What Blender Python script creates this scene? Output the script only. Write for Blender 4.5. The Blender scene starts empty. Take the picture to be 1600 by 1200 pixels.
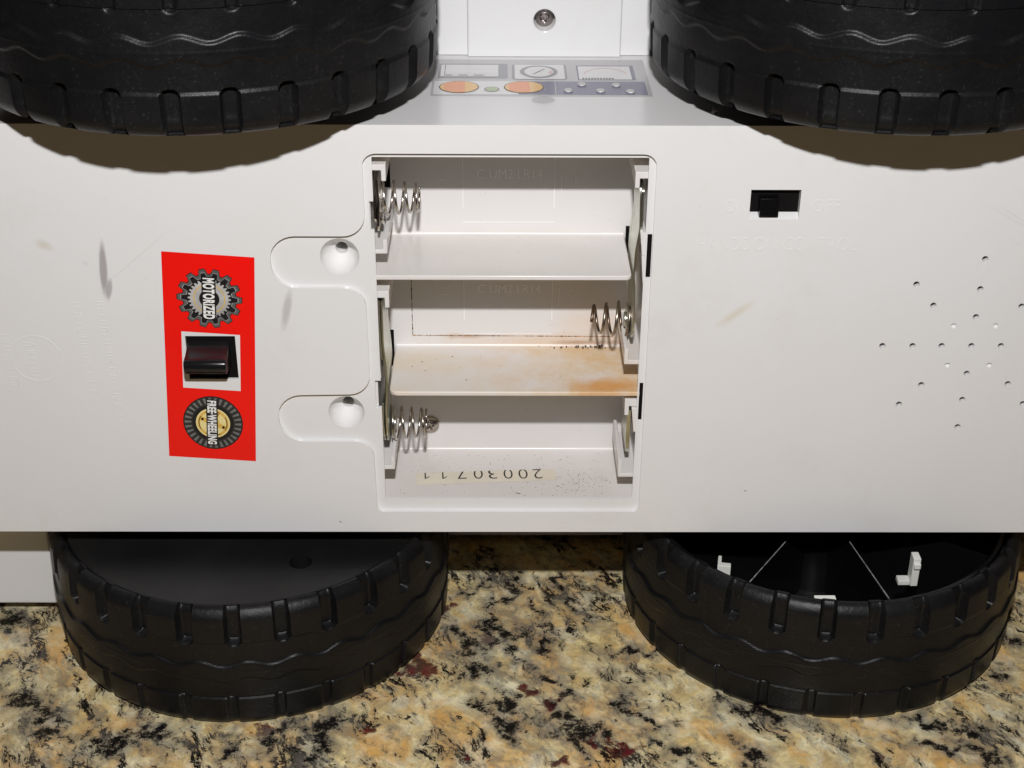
import bpy, bmesh, math, random
from mathutils import Vector, Matrix, noise
from mathutils.geometry import tessellate_polygon
R_ = math.radians
S = 0.01                      # all lengths below are millimetres of the toy; one Blender unit = 100 mm
sc = bpy.context.scene
C = sc.collection
random.seed(7)

# ------------------------------------------------------------------ camera
def setup_camera():
    th, yaw, roll, f = R_(28.677), R_(0.502), R_(-0.335), 2351.2
    fw = Vector((math.sin(yaw)*math.cos(th), math.cos(yaw)*math.cos(th), -math.sin(th)))
    r = Vector((math.cos(yaw), -math.sin(yaw), 0)); d = fw.cross(r)
    r2 = r*math.cos(roll)+d*math.sin(roll); d2 = -r*math.sin(roll)+d*math.cos(roll)
    cam = bpy.data.cameras.new('camera'); o = bpy.data.objects.new('camera', cam); C.objects.link(o)
    M = Matrix((( r2.x, -d2.x, -fw.x, 0.877*S), (r2.y, -d2.y, -fw.y, -337*S), (r2.z, -d2.z, -fw.z, 273.6*S), (0,0,0,1)))
    o.matrix_world = M
    cam.sensor_width = 36; cam.lens = f/1600*36
    cam.clip_start = 0.05; cam.clip_end = 200
    sc.camera = o
setup_camera()

# ------------------------------------------------------------------ light: one camera flash, a dim warm room around
w = bpy.data.worlds.new('World'); sc.world = w; w.use_nodes = True
w.node_tree.nodes['Background'].inputs[0].default_value = (1.0, 0.52, 0.42, 1)
w.node_tree.nodes['Background'].inputs[1].default_value = 0.014
def area(name, loc, target, sx, sy, power, col):
    l = bpy.data.lights.new(name, 'AREA'); l.shape = 'RECTANGLE'; l.size = sx*S; l.size_y = sy*S
    l.energy = power; l.color = col
    o = bpy.data.objects.new(name, l); C.objects.link(o)
    o.location = Vector(loc)*S
    o.rotation_euler = (Vector(target)-Vector(loc)).to_track_quat('-Z', 'Y').to_euler()
    return o
area('camera_flash', (2, -325, 378), (0, 0, 100), 18, 9, 198, (0.99, 0.983, 1.0))
sc.view_settings.view_transform = 'Standard'; sc.view_settings.look = 'None'
sc.view_settings.exposure = 0; sc.view_settings.gamma = 1

# ------------------------------------------------------------------ material helpers
class NT:
    def __init__(s, name):
        s.m = bpy.data.materials.new(name); s.m.use_nodes = True
        s.t = s.m.node_tree; s.n = s.t.nodes; s.b = s.n['Principled BSDF']
        s.co = s.n.new('ShaderNodeTexCoord').outputs['Object']
    def link(s, a, b): s.t.links.new(a, b)
    def val(s, sock, v):
        if isinstance(v, (int, float)): sock.default_value = v
        elif isinstance(v, (tuple, list)): sock.default_value = tuple(v)+((1,) if len(v)==3 and len(sock.default_value)==4 else ())
        else: s.link(v, sock)
    def noise(s, scale, detail=4, rough=.55, vec=None, dist=0, out=0):
        n = s.n.new('ShaderNodeTexNoise'); n.inputs['Scale'].default_value = scale
        n.inputs['Detail'].default_value = detail; n.inputs['Roughness'].default_value = rough
        n.inputs['Distortion'].default_value = dist
        s.link(vec if vec is not None else s.co, n.inputs['Vector']); return n.outputs[out]
    def voro(s, scale, vec=None, feature='F1', out='Distance', rnd=1):
        n = s.n.new('ShaderNodeTexVoronoi'); n.feature = feature; n.inputs['Scale'].default_value = scale
        n.inputs['Randomness'].default_value = rnd
        s.link(vec if vec is not None else s.co, n.inputs['Vector']); return n.outputs[out]
    def ramp(s, fac, stops, interp='LINEAR'):
        n = s.n.new('ShaderNodeValToRGB'); cr = n.color_ramp; cr.interpolation = interp
        while len(cr.elements) > 1: cr.elements.remove(cr.elements[-1])
        for i, (p, c) in enumerate(stops):
            e = cr.elements[0] if i == 0 else cr.elements.new(p)
            e.position = p; e.color = (c, c, c, 1) if isinstance(c, (int, float)) else tuple(c)+(1,)
        s.link(fac, n.inputs[0]); return n.outputs[0]
    def mix(s, fac, a, b, mode='MIX'):
        n = s.n.new('ShaderNodeMix'); n.data_type = 'RGBA'; n.blend_type = mode
        s.val(n.inputs[0], fac); s.val(n.inputs[6], a); s.val(n.inputs[7], b); return n.outputs[2]
    def math(s, op, a, b=0.0, clamp=False):
        n = s.n.new('ShaderNodeMath'); n.operation = op; n.use_clamp = clamp
        s.val(n.inputs[0], a); s.val(n.inputs[1], b); return n.outputs[0]
    def mapping(s, loc=(0,0,0), rot=(0,0,0), scale=(1,1,1), vec=None, typ='POINT'):
        n = s.n.new('ShaderNodeMapping'); n.vector_type = typ
        n.inputs['Location'].default_value = loc; n.inputs['Rotation'].default_value = rot; n.inputs['Scale'].default_value = scale
        s.link(vec if vec is not None else s.co, n.inputs['Vector']); return n.outputs[0]
    def ellipse(s, cx, cz, ang, rx, rz, soft=.5, y=None, ry=1e3, ragged=0.0, rs=1.0):
        """0..1 mask of an ellipse lying in the x-z plane (mm)"""
        v = s.mapping(loc=(cx*S, (y or 0)*S, cz*S), rot=(0, R_(ang), 0), scale=(rx*S, ry*S, rz*S), typ='TEXTURE')
        n = s.n.new('ShaderNodeVectorMath'); n.operation = 'LENGTH'; s.link(v, n.inputs[0])
        d = n.outputs['Value']
        if ragged:
            d = s.math('ADD', d, s.math('MULTIPLY', s.math('SUBTRACT', s.noise(12*rs, 5, .65), .5), ragged))
        return s.ramp(d, [(max(0, 1-soft), 1.0), (1.0, 0.0)])
    def bump(s, h, strength=.2, dist=.001, nrm=None):
        n = s.n.new('ShaderNodeBump'); n.inputs['Strength'].default_value = strength; n.inputs['Distance'].default_value = dist
        s.link(h, n.inputs['Height'])
        if nrm is not None: s.link(nrm, n.inputs['Normal'])
        return n.outputs[0]
    def set(s, **k):
        for a, v in k.items():
            key = {'base':'Base Color','rough':'Roughness','metal':'Metallic','spec':'Specular IOR Level','normal':'Normal',
                   'coat':'Coat Weight','coat_rough':'Coat Roughness','sss':'Subsurface Weight','ior':'IOR'}[a]
            s.val(s.b.inputs[key], v)
        return s.m

def white_plastic(name, base=(.735,.73,.72), marks=(), rough=.17, dirt=.35):
    t = NT(name)
    n1 = t.noise(1.4, 4, .6)
    col = t.mix(t.ramp(n1, [(.35, 0.0), (.75, 1.0)]), base, (base[0]*.965, base[1]*.96, base[2]*.95))
    # tiny scattered specks of dirt
    sp = t.ramp(t.voro(9.0), [(0.0, 1.0), (.045, .6), (.07, 0.0)])
    gate = t.ramp(t.noise(1.1, 2, .5), [(.52, 0.0), (.68, 1.0)])
    col = t.mix(t.math('MULTIPLY', t.math('MULTIPLY', sp, gate), dirt), col, (.22,.17,.13))
    sc1 = t.ramp(t.noise(3.0, 6, .7, t.mapping(rot=(0, R_(28), 0), scale=(4, 1, .09), typ='TEXTURE')), [(.585, 0.0), (.60, 1.0), (.615, 0.0)])
    g1 = t.ramp(t.noise(1.7, 3, .6, t.mapping(loc=(4,2,9))), [(.55, 0.0), (.70, 1.0)])
    col = t.mix(t.math('MULTIPLY', t.math('MULTIPLY', sc1, g1), .22), col, (.34,.31,.29))
    sm_ = t.ramp(t.noise(2.4, 7, .72, t.mapping(loc=(9,1,3))), [(.56, 0.0), (.74, 1.0)])
    col = t.mix(t.math('MULTIPLY', sm_, .16), col, (.50,.45,.38))
    for (cx, cz, ang, rx, rz, soft, c, amt, rag) in marks:
        m = t.ellipse(cx, cz, ang, rx, rz, soft, ragged=rag)
        col = t.mix(t.math('MULTIPLY', m, amt), col, c)
    rg = t.math('ADD', t.math('MULTIPLY', t.noise(6, 5, .6), .10), rough-.05)
    bmp = t.bump(t.noise(60, 2, .5), .03, .002)
    return t.set(base=col, rough=rg, spec=.45, normal=bmp, sss=0.0)

M = {}
M['plate'] = white_plastic('white_plate_plastic', marks=[
    (-96.3, 121.5, 4, 1.1, 8.6, .45, (.28,.25,.26), .75, .5),
    (-95.6, 115.5, 12, .9, 3.4, .5, (.25,.22,.22), .6, .4),
    (-52.2, 110.2, 12, 1.3, 6.6, .6, (.40,.38,.37), .6, .5),
    (59.5, 109.3, -38, 6.5, 1.5, .9, (.60,.53,.36), .55, .8),
    (-109.9, 127.4, 25, 3.0, 1.6, .9, (.52,.46,.32), .5, 1.0),
    (-88, 124, -40, 14, .12, .5, (.45,.43,.42), .35, .2),
    (66, 57, 10, .5, .25, .5, (.2,.17,.13), .7, .3),
    (-42, 47, 10, .45, .3, .5, (.2,.17,.13), .7, .3)])
M['white'] = white_plastic('white_body_plastic', (.72,.72,.715))
M['inside'] = white_plastic('white_compartment_plastic', (.715,.695,.675), marks=[
    (12, 87.5, 0, 36, 3.4, .8, (.66,.46,.28), .55, 1.2),
    (27, 93, 0, 14, 7.0, .9, (.70,.52,.36), .45, 1.0),
    (0, 54, 0, 50, 5.0, .9, (.54,.46,.38), .17, 1.4), (0, 119, 0, 50, 2.2, .9, (.58,.50,.40), .22, 1.4), (-8, 89, 0, 7, .9, .9, (.40,.20,.08), .55, 1.2), (24, 87.2, 0, 12, .9, .9, (.30,.14,.05), .55, 1.4)], rough=.25, dirt=.7)
t = NT('stained_divider_plastic')
def stained():
    base = (.71,.68,.65)
    big = t.ellipse(36, 86, 0, 60, 400, .8, ragged=.8, rs=.35)
    fine = t.ramp(t.noise(7, 8, .72), [(.36, .10), (.60, 1.0)])
    col = t.mix(t.math('MULTIPLY', t.math('MULTIPLY', big, fine), .78), base, (.66,.43,.17))
    wash = t.ramp(t.noise(2.6, 5, .6, vec=t.mapping(scale=(.6,2,1))), [(.45, 0.0), (.70, 1.0)])
    col = t.mix(t.math('MULTIPLY', wash, .65), col, (.70,.55,.34))
    v = t.mapping(loc=(28*S, 4.8*S, 86*S), scale=(13*S, 5.5*S, 100*S), typ='TEXTURE')
    n = t.n.new('ShaderNodeVectorMath'); n.operation = 'LENGTH'; t.link(v, n.inputs[0])
    d = t.math('ADD', n.outputs['Value'], t.math('MULTIPLY', t.math('SUBTRACT', t.noise(9, 6, .7), .5), 1.5))
    col = t.mix(t.math('MULTIPLY', t.ramp(d, [(.25, 1.0), (1.0, 0.0)]), .85), col, (.64,.29,.05))
    sp = t.ramp(t.voro(7.0), [(0.0, 1.0), (.05, .6), (.08, 0.0)])
    col = t.mix(t.math('MULTIPLY', sp, .6), col, (.15,.09,.06))
    return t.set(base=col, rough=.38, spec=.4)
M['stained'] = stained()
def flat(name, col, rough=.35, spec=.5, metal=0, vary=.06, scale=8, bump=0.0, bscale=60):
    t = NT(name)
    n = t.noise(scale, 5, .6)
    c2 = tuple(max(0, x*(1-vary*2)) for x in col); c1 = tuple(min(1, x*(1+vary)) for x in col)
    k = dict(base=t.mix(t.ramp(n, [(.3, 0.0), (.7, 1.0)]), c1, c2), rough=t.math('ADD', t.math('MULTIPLY', n, .12), rough-.06), spec=spec, metal=metal)
    if bump: k['normal'] = t.bump(t.noise(bscale, 3, .6), bump, .004)
    return t.set(**k)
def tyre_material():
    t = NT('black_tyre_plastic')
    dust = t.ramp(t.noise(3.2, 8, .74), [(.42, 0.0), (.75, 1.0)])
    spk = t.ramp(t.noise(115, 3, .7), [(.60, 0.0), (.70, 1.0)])
    col = t.mix(t.math('MULTIPLY', dust, .45), (.0055,.0055,.0062), (.015,.0145,.014))
    col = t.mix(t.math('MULTIPLY', spk, t.math('MULTIPLY', dust, .38)), col, (.10,.095,.09))
    rg = t.math('ADD', t.math('MULTIPLY', dust, .16), .34)
    b = t.bump(t.noise(75, 4, .7), .22, .005)
    return t.set(base=col, rough=rg, spec=.22, normal=b)
M['tyre'] = tyre_material()
M['disc'] = flat('black_satin_hub_plastic', (.010,.0095,.0095), .42, .4, vary=.25, scale=3, bump=.08, bscale=40)
M['blackgloss'] = flat('black_gloss_plastic', (.008,.008,.009), .20, .5, vary=.1)
M['barrel'] = flat('black_gloss_wheel_barrel', (.004,.004,.0045), .26, .35, vary=.1)
M['dark'] = flat('dark_cavity_plastic', (.006,.005,.005), .6, .1, vary=.2)  # black switch bodies; also painted shade in slots and behind holes
M['lit_letter'] = flat('lit_letter_plastic', (.87,.85,.83), .3, .5, vary=.02)  # bay plastic painted paler to give the raised letters their sheen
M['clip'] = flat('white_clip_plastic', (.72,.72,.66), .35)
def metal(name, c1, c2, rough, scale=10, thr=(.45,.65)):
    t = NT(name)
    n = t.noise(scale, 6, .65)
    return t.set(base=t.mix(t.ramp(n, [(thr[0], 0.0), (thr[1], 1.0)]), c1, c2), metal=1.0,
                 rough=t.math('ADD', t.math('MULTIPLY', n, .25), rough-.1), normal=t.bump(t.noise(30, 4, .6), .12, .004))
M['zinc'] = metal('zinc_contact_metal', (.62,.63,.55), (.42,.45,.36), .30)
M['shiny'] = metal('bright_nickel_metal', (.80,.78,.74), (.55,.50,.44), .16, 14)
M['spring'] = metal('spring_steel', (.62,.59,.55), (.40,.35,.30), .22, 16)
M['rusty'] = metal('rusted_spring_steel', (.40,.35,.29), (.13,.07,.04), .33, 12, (.38,.6))
M['screw'] = metal('screw_steel', (.40,.36,.35), (.26,.22,.21), .22, 20)
M['dirt'] = flat('brown_dirt', (.13,.075,.045), .8, .1, vary=.5, scale=30)
M['rust'] = flat('rust_brown_dirt', (.34,.17,.07), .8, .1, vary=.6, scale=30)
M['rib_glint'] = flat('painted_rib_glint', (.34,.34,.33), .7, .2, vary=.4, scale=60)  # pale grey painted as the highlight along the ribs
M['lint'] = flat('grey_lint', (.35,.28,.24), .9, .1)
M['paper'] = flat('cream_paper_label', (.72,.66,.55), .7, .2, vary=.05, scale=5)
M['ink'] = flat('black_ink', (.035,.035,.03), .7, .2)
M['red'] = flat('red_sticker_vinyl', (.86,.007,.004), .30, .4, vary=.03, scale=2)
M['prblack'] = flat('print_black', (.010,.010,.012), .36, .4)
M['prwhite'] = flat('print_white', (.80,.80,.76), .36, .4, vary=.02)
M['prgrey'] = flat('print_grey', (.10,.10,.095), .36, .4)
M['prdark'] = flat('print_charcoal', (.028,.028,.028), .36, .4)
M['prgrey2'] = flat('print_mid_grey', (.16,.16,.15), .36, .4)
M['prlight'] = flat('print_light_grey', (.42,.41,.39), .36, .4, vary=.25, scale=12)
M['prsilver'] = flat('print_silver', (.50,.49,.47), .30, .5, vary=.30, scale=7)
M['prgold'] = flat('print_gold', (.68,.43,.09), .36, .4, vary=.1)
M['prpale'] = flat('print_pale_gold', (.78,.66,.30), .36, .4)
def laminate(name, col, rough=.22):
    return flat(name, col, rough, .5, vary=.05, scale=3)
M['dsilver'] = laminate('laminate_silver', (.50,.49,.49))
M['dgrey'] = laminate('laminate_grey', (.27,.27,.29))
M['dblue'] = laminate('laminate_slate_blue', (.20,.20,.27))
M['dwhite'] = laminate('laminate_white', (.74,.73,.72))
M['dorange'] = laminate('laminate_orange', (.80,.30,.13))
M['dyellow'] = laminate('laminate_amber', (.80,.50,.18))
M['dgreen'] = laminate('laminate_green', (.38,.47,.26))
M['dpink'] = laminate('laminate_pink', (.66,.42,.40))

def granite():
    t = NT('polished_granite')
    warp = t.noise(8.0, 4, .6, out=1)
    wv = t.n.new('ShaderNodeVectorMath'); wv.operation = 'MULTIPLY_ADD'
    t.link(warp, wv.inputs[0]); wv.inputs[1].default_value = (.10,.10,.10); t.link(t.co, wv.inputs[2])
    V = wv.outputs[0]
    k = 1.18
    def c(a, b, d): return (a*k, b*k, d*k)
    DIR = R_(-62)
    def along(loc, l, w): return t.mapping(loc=loc, rot=(0, 0, DIR), scale=(l, w, 1), vec=V, typ='TEXTURE')
    cell = t.voro(17, t.mapping(rot=(0,0,DIR), scale=(1.3,.85,1), vec=V, typ='TEXTURE'), out='Color')
    sep = t.n.new('ShaderNodeSeparateColor'); t.link(cell, sep.inputs[0])
    fc = t.n.new('ShaderNodeSeparateColor'); t.link(t.voro(38, V, out='Color'), fc.inputs[0])
    grains = t.ramp(sep.outputs[0], [(0, c(.64,.52,.26)), (.2, c(.72,.66,.42)), (.4, c(.48,.37,.20)), (.55, c(.58,.60,.50)), (.75, c(.78,.68,.34)), (1, c(.36,.33,.27))])
    soft = t.ramp(t.noise(14, 8, .70, V), [(.32, c(.24,.19,.12)), (.43, c(.50,.39,.20)), (.51, c(.72,.62,.36)), (.60, c(.78,.76,.60)), (.72, c(.60,.60,.52))])
    col = t.mix(.58, grains, soft)
    col = t.mix(.55, col, t.ramp(fc.outputs[1], [(0, .70), (.5, 1.0), (1, 1.22)]), 'MULTIPLY')
    am = t.ramp(t.noise(7.0, 7, .66, along((3,1,2), 1.3, .8)), [(.46, 0.0), (.62, 1.0)])
    col = t.mix(t.math('MULTIPLY', am, .72), col, c(.66,.36,.08))
    q = t.ramp(t.noise(12, 7, .68, along((7,3,5), 1.5, .8)), [(.53, 0.0), (.62, 1.0)])
    col = t.mix(t.math('MULTIPLY', q, .68), col, c(.20,.19,.16))
    mk = t.ramp(t.noise(9, 5, .55, t.mapping(loc=(1,9,5))), [(.54, 0.0), (.64, 1.0)])
    col = t.mix(t.math('MULTIPLY', mk, .5), col, c(.80,.80,.66))
    g = t.ramp(t.math('ADD', t.voro(3.0, t.mapping(loc=(.10,.62,0), vec=V)), t.math('MULTIPLY', t.math('SUBTRACT', t.noise(18, 6, .75), .5), .36)), [(.05, 1.0), (.09, 0.0)])
    col = t.mix(t.math('MULTIPLY', g, .94), col, (.075,.004,.007))
    def veins(l, w, scale, lo, hi, loc, gate_lo, amt, gs):
        nonlocal col
        n = t.noise(scale, 9, .72, along(loc, l, w))
        r = t.math('ABSOLUTE', t.math('SUBTRACT', n, .5))
        gt = t.noise(gs, 8, .74, along((loc[1], loc[0]+3, 1), 1.3, .75))
        wide = t.math('MULTIPLY', t.ramp(gt, [(gate_lo, 0.0), (gate_lo+.14, 1.0)]), hi)
        line = t.math('MULTIPLY', t.math('SUBTRACT', t.math('ADD', wide, lo), r), 150, True)
        gate = t.ramp(gt, [(gate_lo, 0.0), (gate_lo+.02, 1.0)])
        halo = t.math('MULTIPLY', t.ramp(r, [(.02, 1.0), (.10, 0.0)]), t.ramp(gt, [(gate_lo-.05, 0.0), (gate_lo+.05, 1.0)]))
        col = t.mix(t.math('MULTIPLY', halo, .60), col, c(.17,.155,.13))
        col = t.mix(t.math('MULTIPLY', t.math('MULTIPLY', line, gate), amt), col, (.006,.005,.0055))
    veins(1.9, .62, 4.6, .004, .045, (0,0,0), .52, .98, 5.0)
    veins(1.6, .6, 9.0, .003, .045, (5,2,0), .53, .97, 9.0)
    blob = t.ramp(t.noise(9, 9, .76, along((2,8,1), 1.6, .75)), [(.60, 0.0), (.612, 1.0)])
    col = t.mix(t.math('MULTIPLY', blob, .97), col, (.006,.005,.006))
    col = t.mix(1.0, col, (.94,.885,.775), 'MULTIPLY')
    # the larger black mica streaks and garnets of this slab: ragged edges round the distances stored on the mesh
    at = t.n.new('ShaderNodeAttribute'); at.attribute_name = 'minerals'
    sp = t.n.new('ShaderNodeSeparateColor'); t.link(at.outputs['Color'], sp.inputs[0])
    rg = t.math('SUBTRACT', t.noise(30, 10, .88), .5)
    hole = t.ramp(t.noise(38, 6, .8, t.mapping(loc=(6,6,1))), [(.40, .15), (.47, 1.0)])
    def patches(d, rag, lo, hi):
        d = t.math('ADD', d, t.math('MULTIPLY', rg, rag))
        return t.ramp(t.math('MULTIPLY', d, .25), [(lo/4, 1.0), (hi/4, 0.0)])
    dk = t.math('MULTIPLY', sp.outputs[0], 4.0); dr = t.math('MULTIPLY', sp.outputs[1], 4.0)
    col = t.mix(t.math('MULTIPLY', patches(dk, 3.6, .8, 2.6), .68), col, c(.15,.135,.11))
    col = t.mix(t.math('MULTIPLY', t.math('MULTIPLY', patches(dk, 7.5, .80, 1.0), hole), .98), col, (.0045,.004,.0045))
    col = t.mix(t.math('MULTIPLY', patches(dr, 5.0, .8, 1.2), .93), col, t.mix(t.ramp(t.noise(24, 5, .7), [(.42, 0.0), (.58, 1.0)]), (.030,.003,.006), (.11,.008,.012)))
    f = t.ramp(t.noise(60, 5, .75, V), [(.645, 0.0), (.67, 1.0)])
    gf = t.ramp(t.noise(9, 3, .6), [(.42, 0.1), (.6, 1.0)])
    col = t.mix(t.math('MULTIPLY', t.math('MULTIPLY', f, gf), .9), col, (.012,.010,.010))
    return t.set(base=col, rough=t.math('ADD', t.math('MULTIPLY', t.noise(8, 3, .6), .1), .08), spec=.32)
M['granite'] = granite()

# ------------------------------------------------------------------ mesh helpers
def link(name, bm, mat, parent=None, smooth=None, recalc=True):
    if recalc: bmesh.ops.recalc_face_normals(bm, faces=bm.faces)
    me = bpy.data.meshes.new(name); bm.to_mesh(me); bm.free()
    return link_mesh(name, me, mat, parent, smooth)
def flatten(me, lim=1.5):
    """large plane faces stay flat so that only the rolled edges are shaded smooth"""
    for p in me.polygons:
        n = p.normal
        if max(abs(n.x), abs(n.y), abs(n.z)) > .99995 and p.area > lim*S*S: p.use_smooth = False
def link_mesh(name, me, mat, parent=None, smooth=None):
    mats = mat if isinstance(mat, (list, tuple)) else [mat]
    if len(me.materials): me.materials.clear()
    for m in mats: me.materials.append(M[m] if isinstance(m, str) else m)
    o = bpy.data.objects.new(name, me); C.objects.link(o)
    if parent is not None: o.parent = parent
    if smooth is not None:
        if smooth >= 180: me.shade_smooth()
        else: me.shade_smooth(); me.set_sharp_from_angle(angle=R_(smooth)); flatten(me)
    return o
def box(bm, x0, x1, y0, y1, z0, z1, mi=0):
    vs = [bm.verts.new((x*S, y*S, z*S)) for x in (x0, x1) for y in (y0, y1) for z in (z0, z1)]
    for f in ((0,1,3,2),(4,6,7,5),(0,4,5,1),(2,3,7,6),(0,2,6,4),(1,5,7,3)):
        bm.faces.new([vs[i] for i in f]).material_index = mi
def prism_xz(bm, poly, y0, y1, mi=0, taper=None):
    """poly: (x,z) mm, extruded along y"""
    a = [bm.verts.new((x*S, y0*S, z*S)) for x, z in poly]
    b = [bm.verts.new((x*S, y1*S, z*S)) for x, z in (taper or poly)]
    n = len(poly)
    bm.faces.new(a).material_index = mi; bm.faces.new(b[::-1]).material_index = mi
    for i in range(n): bm.faces.new((a[i], b[i], b[(i+1)%n], a[(i+1)%n])).material_index = mi
def prism_yz(bm, poly, x0, x1, mi=0):
    a = [bm.verts.new((x0*S, y*S, z*S)) for y, z in poly]; b = [bm.verts.new((x1*S, y*S, z*S)) for y, z in poly]
    n = len(poly)
    bm.faces.new(a).material_index = mi; bm.faces.new(b[::-1]).material_index = mi
    for i in range(n): bm.faces.new((a[i], b[i], b[(i+1)%n], a[(i+1)%n])).material_index = mi
def prism_xy(bm, poly, z0, z1, mi=0):
    a = [bm.verts.new((x*S, y*S, z0*S)) for x, y in poly]; b = [bm.verts.new((x*S, y*S, z1*S)) for x, y in poly]
    n = len(poly)
    bm.faces.new(a).material_index = mi; bm.faces.new(b[::-1]).material_index = mi
    for i in range(n): bm.faces.new((a[i], b[i], b[(i+1)%n], a[(i+1)%n])).material_index = mi
def circ(cx, cz, r, n=32, rz=None, a0=0): return [(cx+r*math.cos(2*math.pi*i/n+a0), cz+(rz or r)*math.sin(2*math.pi*i/n+a0)) for i in range(n)]
def rounded(pts, rad, seg=6):
    """round the corners of a closed polygon; rad is a number or one per corner"""
    out = []; n = len(pts)
    for i, p in enumerate(pts):
        r = rad[i] if isinstance(rad, (list, tuple)) else rad
        P = Vector(p); A = Vector(pts[i-1]); B = Vector(pts[(i+1)%n])
        if r <= 0: out.append(tuple(P)); continue
        u = (A-P).normalized(); v = (B-P).normalized()
        ang = math.acos(max(-1, min(1, u.dot(v)))); dist = min(r/math.tan(ang/2), (A-P).length*.49, (B-P).length*.49)
        rr = dist*math.tan(ang/2)
        c = P+(u+v).normalized()*(rr/math.sin(ang/2))
        s, e = P+u*dist, P+v*dist
        a0 = math.atan2(s.y-c.y, s.x-c.x); a1 = math.atan2(e.y-c.y, e.x-c.x)
        da = (a1-a0+math.pi) % (2*math.pi)-math.pi
        for k in range(seg+1):
            a = a0+da*k/seg; out.append((c.x+rr*math.cos(a), c.y+rr*math.sin(a)))
    return out
def cyl_y(bm, cx, cz, y0, y1, r0, r1=None, n=32, mi=0):
    prism_xz(bm, circ(cx, cz, r0, n), y0, y1, mi, circ(cx, cz, r1 if r1 is not None else r0, n))
def tmp(bm):
    bmesh.ops.recalc_face_normals(bm, faces=bm.faces)
    me = bpy.data.meshes.new('tmp'); bm.to_mesh(me); bm.free()
    o = bpy.data.objects.new('tmp', me); C.objects.link(o); return o
def boolean(base, ops, bevel=0, seg=2, angle=35):
    """base: temporary object; ops: list of (operation, temporary object). Returns a plain mesh."""
    for op, c in ops:
        m = base.modifiers.new('b', 'BOOLEAN'); m.operation = op; m.object = c; m.solver = 'EXACT'; m.use_self = True
    if bevel:
        w_ = base.modifiers.new('w', 'WELD'); w_.merge_threshold = 2e-4
        b = base.modifiers.new('bv', 'BEVEL'); b.width = bevel*S; b.segments = seg; b.limit_method = 'ANGLE'; b.angle_limit = R_(angle)
        b.use_clamp_overlap = True
    dg = bpy.context.evaluated_depsgraph_get()
    me = bpy.data.meshes.new_from_object(base.evaluated_get(dg))
    for o in [base]+[c for _, c in ops]:
        d = o.data; bpy.data.objects.remove(o); bpy.data.meshes.remove(d)
    return me
def bevelled(bm, width, seg=2, angle=35):
    o = tmp(bm); return boolean(o, [], width, seg, angle)
def tube(bm, pts, rad, n=10, mi=0):
    pts = [Vector(p) for p in pts]; rings = []
    up = Vector((0.13, 0.2, 1)).normalized()
    for i, p in enumerate(pts):
        d = (pts[min(i+1, len(pts)-1)]-pts[max(i-1, 0)]).normalized()
        a = d.cross(up).normalized() if i == 0 else (a-d*a.dot(d)).normalized()
        b = d.cross(a); r = rad[i] if isinstance(rad, list) else rad
        rings.append([bm.verts.new((p+(a*math.cos(2*math.pi*k/n)+b*math.sin(2*math.pi*k/n))*r)*S) for k in range(n)])
    for i in range(len(rings)-1):
        for k in range(n): bm.faces.new((rings[i][k], rings[i][(k+1)%n], rings[i+1][(k+1)%n], rings[i+1][k])).material_index = mi
    bm.faces.new(rings[0][::-1]).material_index = mi; bm.faces.new(rings[-1]).material_index = mi
def glyphs(bm, text, w_, h_, place, bold=0.0, thick=0.0, mi=0, spacing=1.0):
    """built-in font outlines stretched to w_ x h_ mm; place(u, v, t) -> xyz mm with u,v centred, t = height above the surface"""
    cu = bpy.data.curves.new('txt', 'FONT'); cu.body = text; cu.size = 1; cu.offset = bold; cu.space_character = spacing
    cu.resolution_u = 5; cu.fill_mode = 'BOTH' if not thick else 'BOTH'
    if thick: cu.extrude = .5
    o = bpy.data.objects.new('txt', cu); C.objects.link(o)
    dg = bpy.context.evaluated_depsgraph_get()
    me = bpy.data.meshes.new_from_object(o.evaluated_get(dg))
    xs = [v.co.x for v in me.vertices]; ys = [v.co.y for v in me.vertices]
    x0, x1, y0, y1 = min(xs), max(xs), min(ys), max(ys)
    vs = []
    for v in me.vertices:
        u = ((v.co.x-x0)/(x1-x0)-.5)*w_; q = ((v.co.y-y0)/(y1-y0)-.5)*h_
        vs.append(bm.verts.new(Vector(place(u, q, (v.co.z+.5)*thick if thick else 0))*S))
    for p in me.polygons:
        try: bm.faces.new([vs[i] for i in p.vertices]).material_index = mi
        except ValueError: pass
    bpy.data.objects.remove(o); bpy.data.curves.remove(cu); bpy.data.meshes.remove(me)
def rot2(u, v, a): return (u*math.cos(a)-v*math.sin(a), u*math.sin(a)+v*math.cos(a))
def poly_face(bm, pts, fn, mi=0):
    """flat (possibly concave) polygon"""
    tri = tessellate_polygon([[Vector((a, b, 0)) for a, b in pts]])
    vs = [bm.verts.new(Vector(fn(a, b))*S) for a, b in pts]
    for t_ in tri:
        try: bm.faces.new([vs[i] for i in t_]).material_index = mi
        except ValueError: pass

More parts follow.
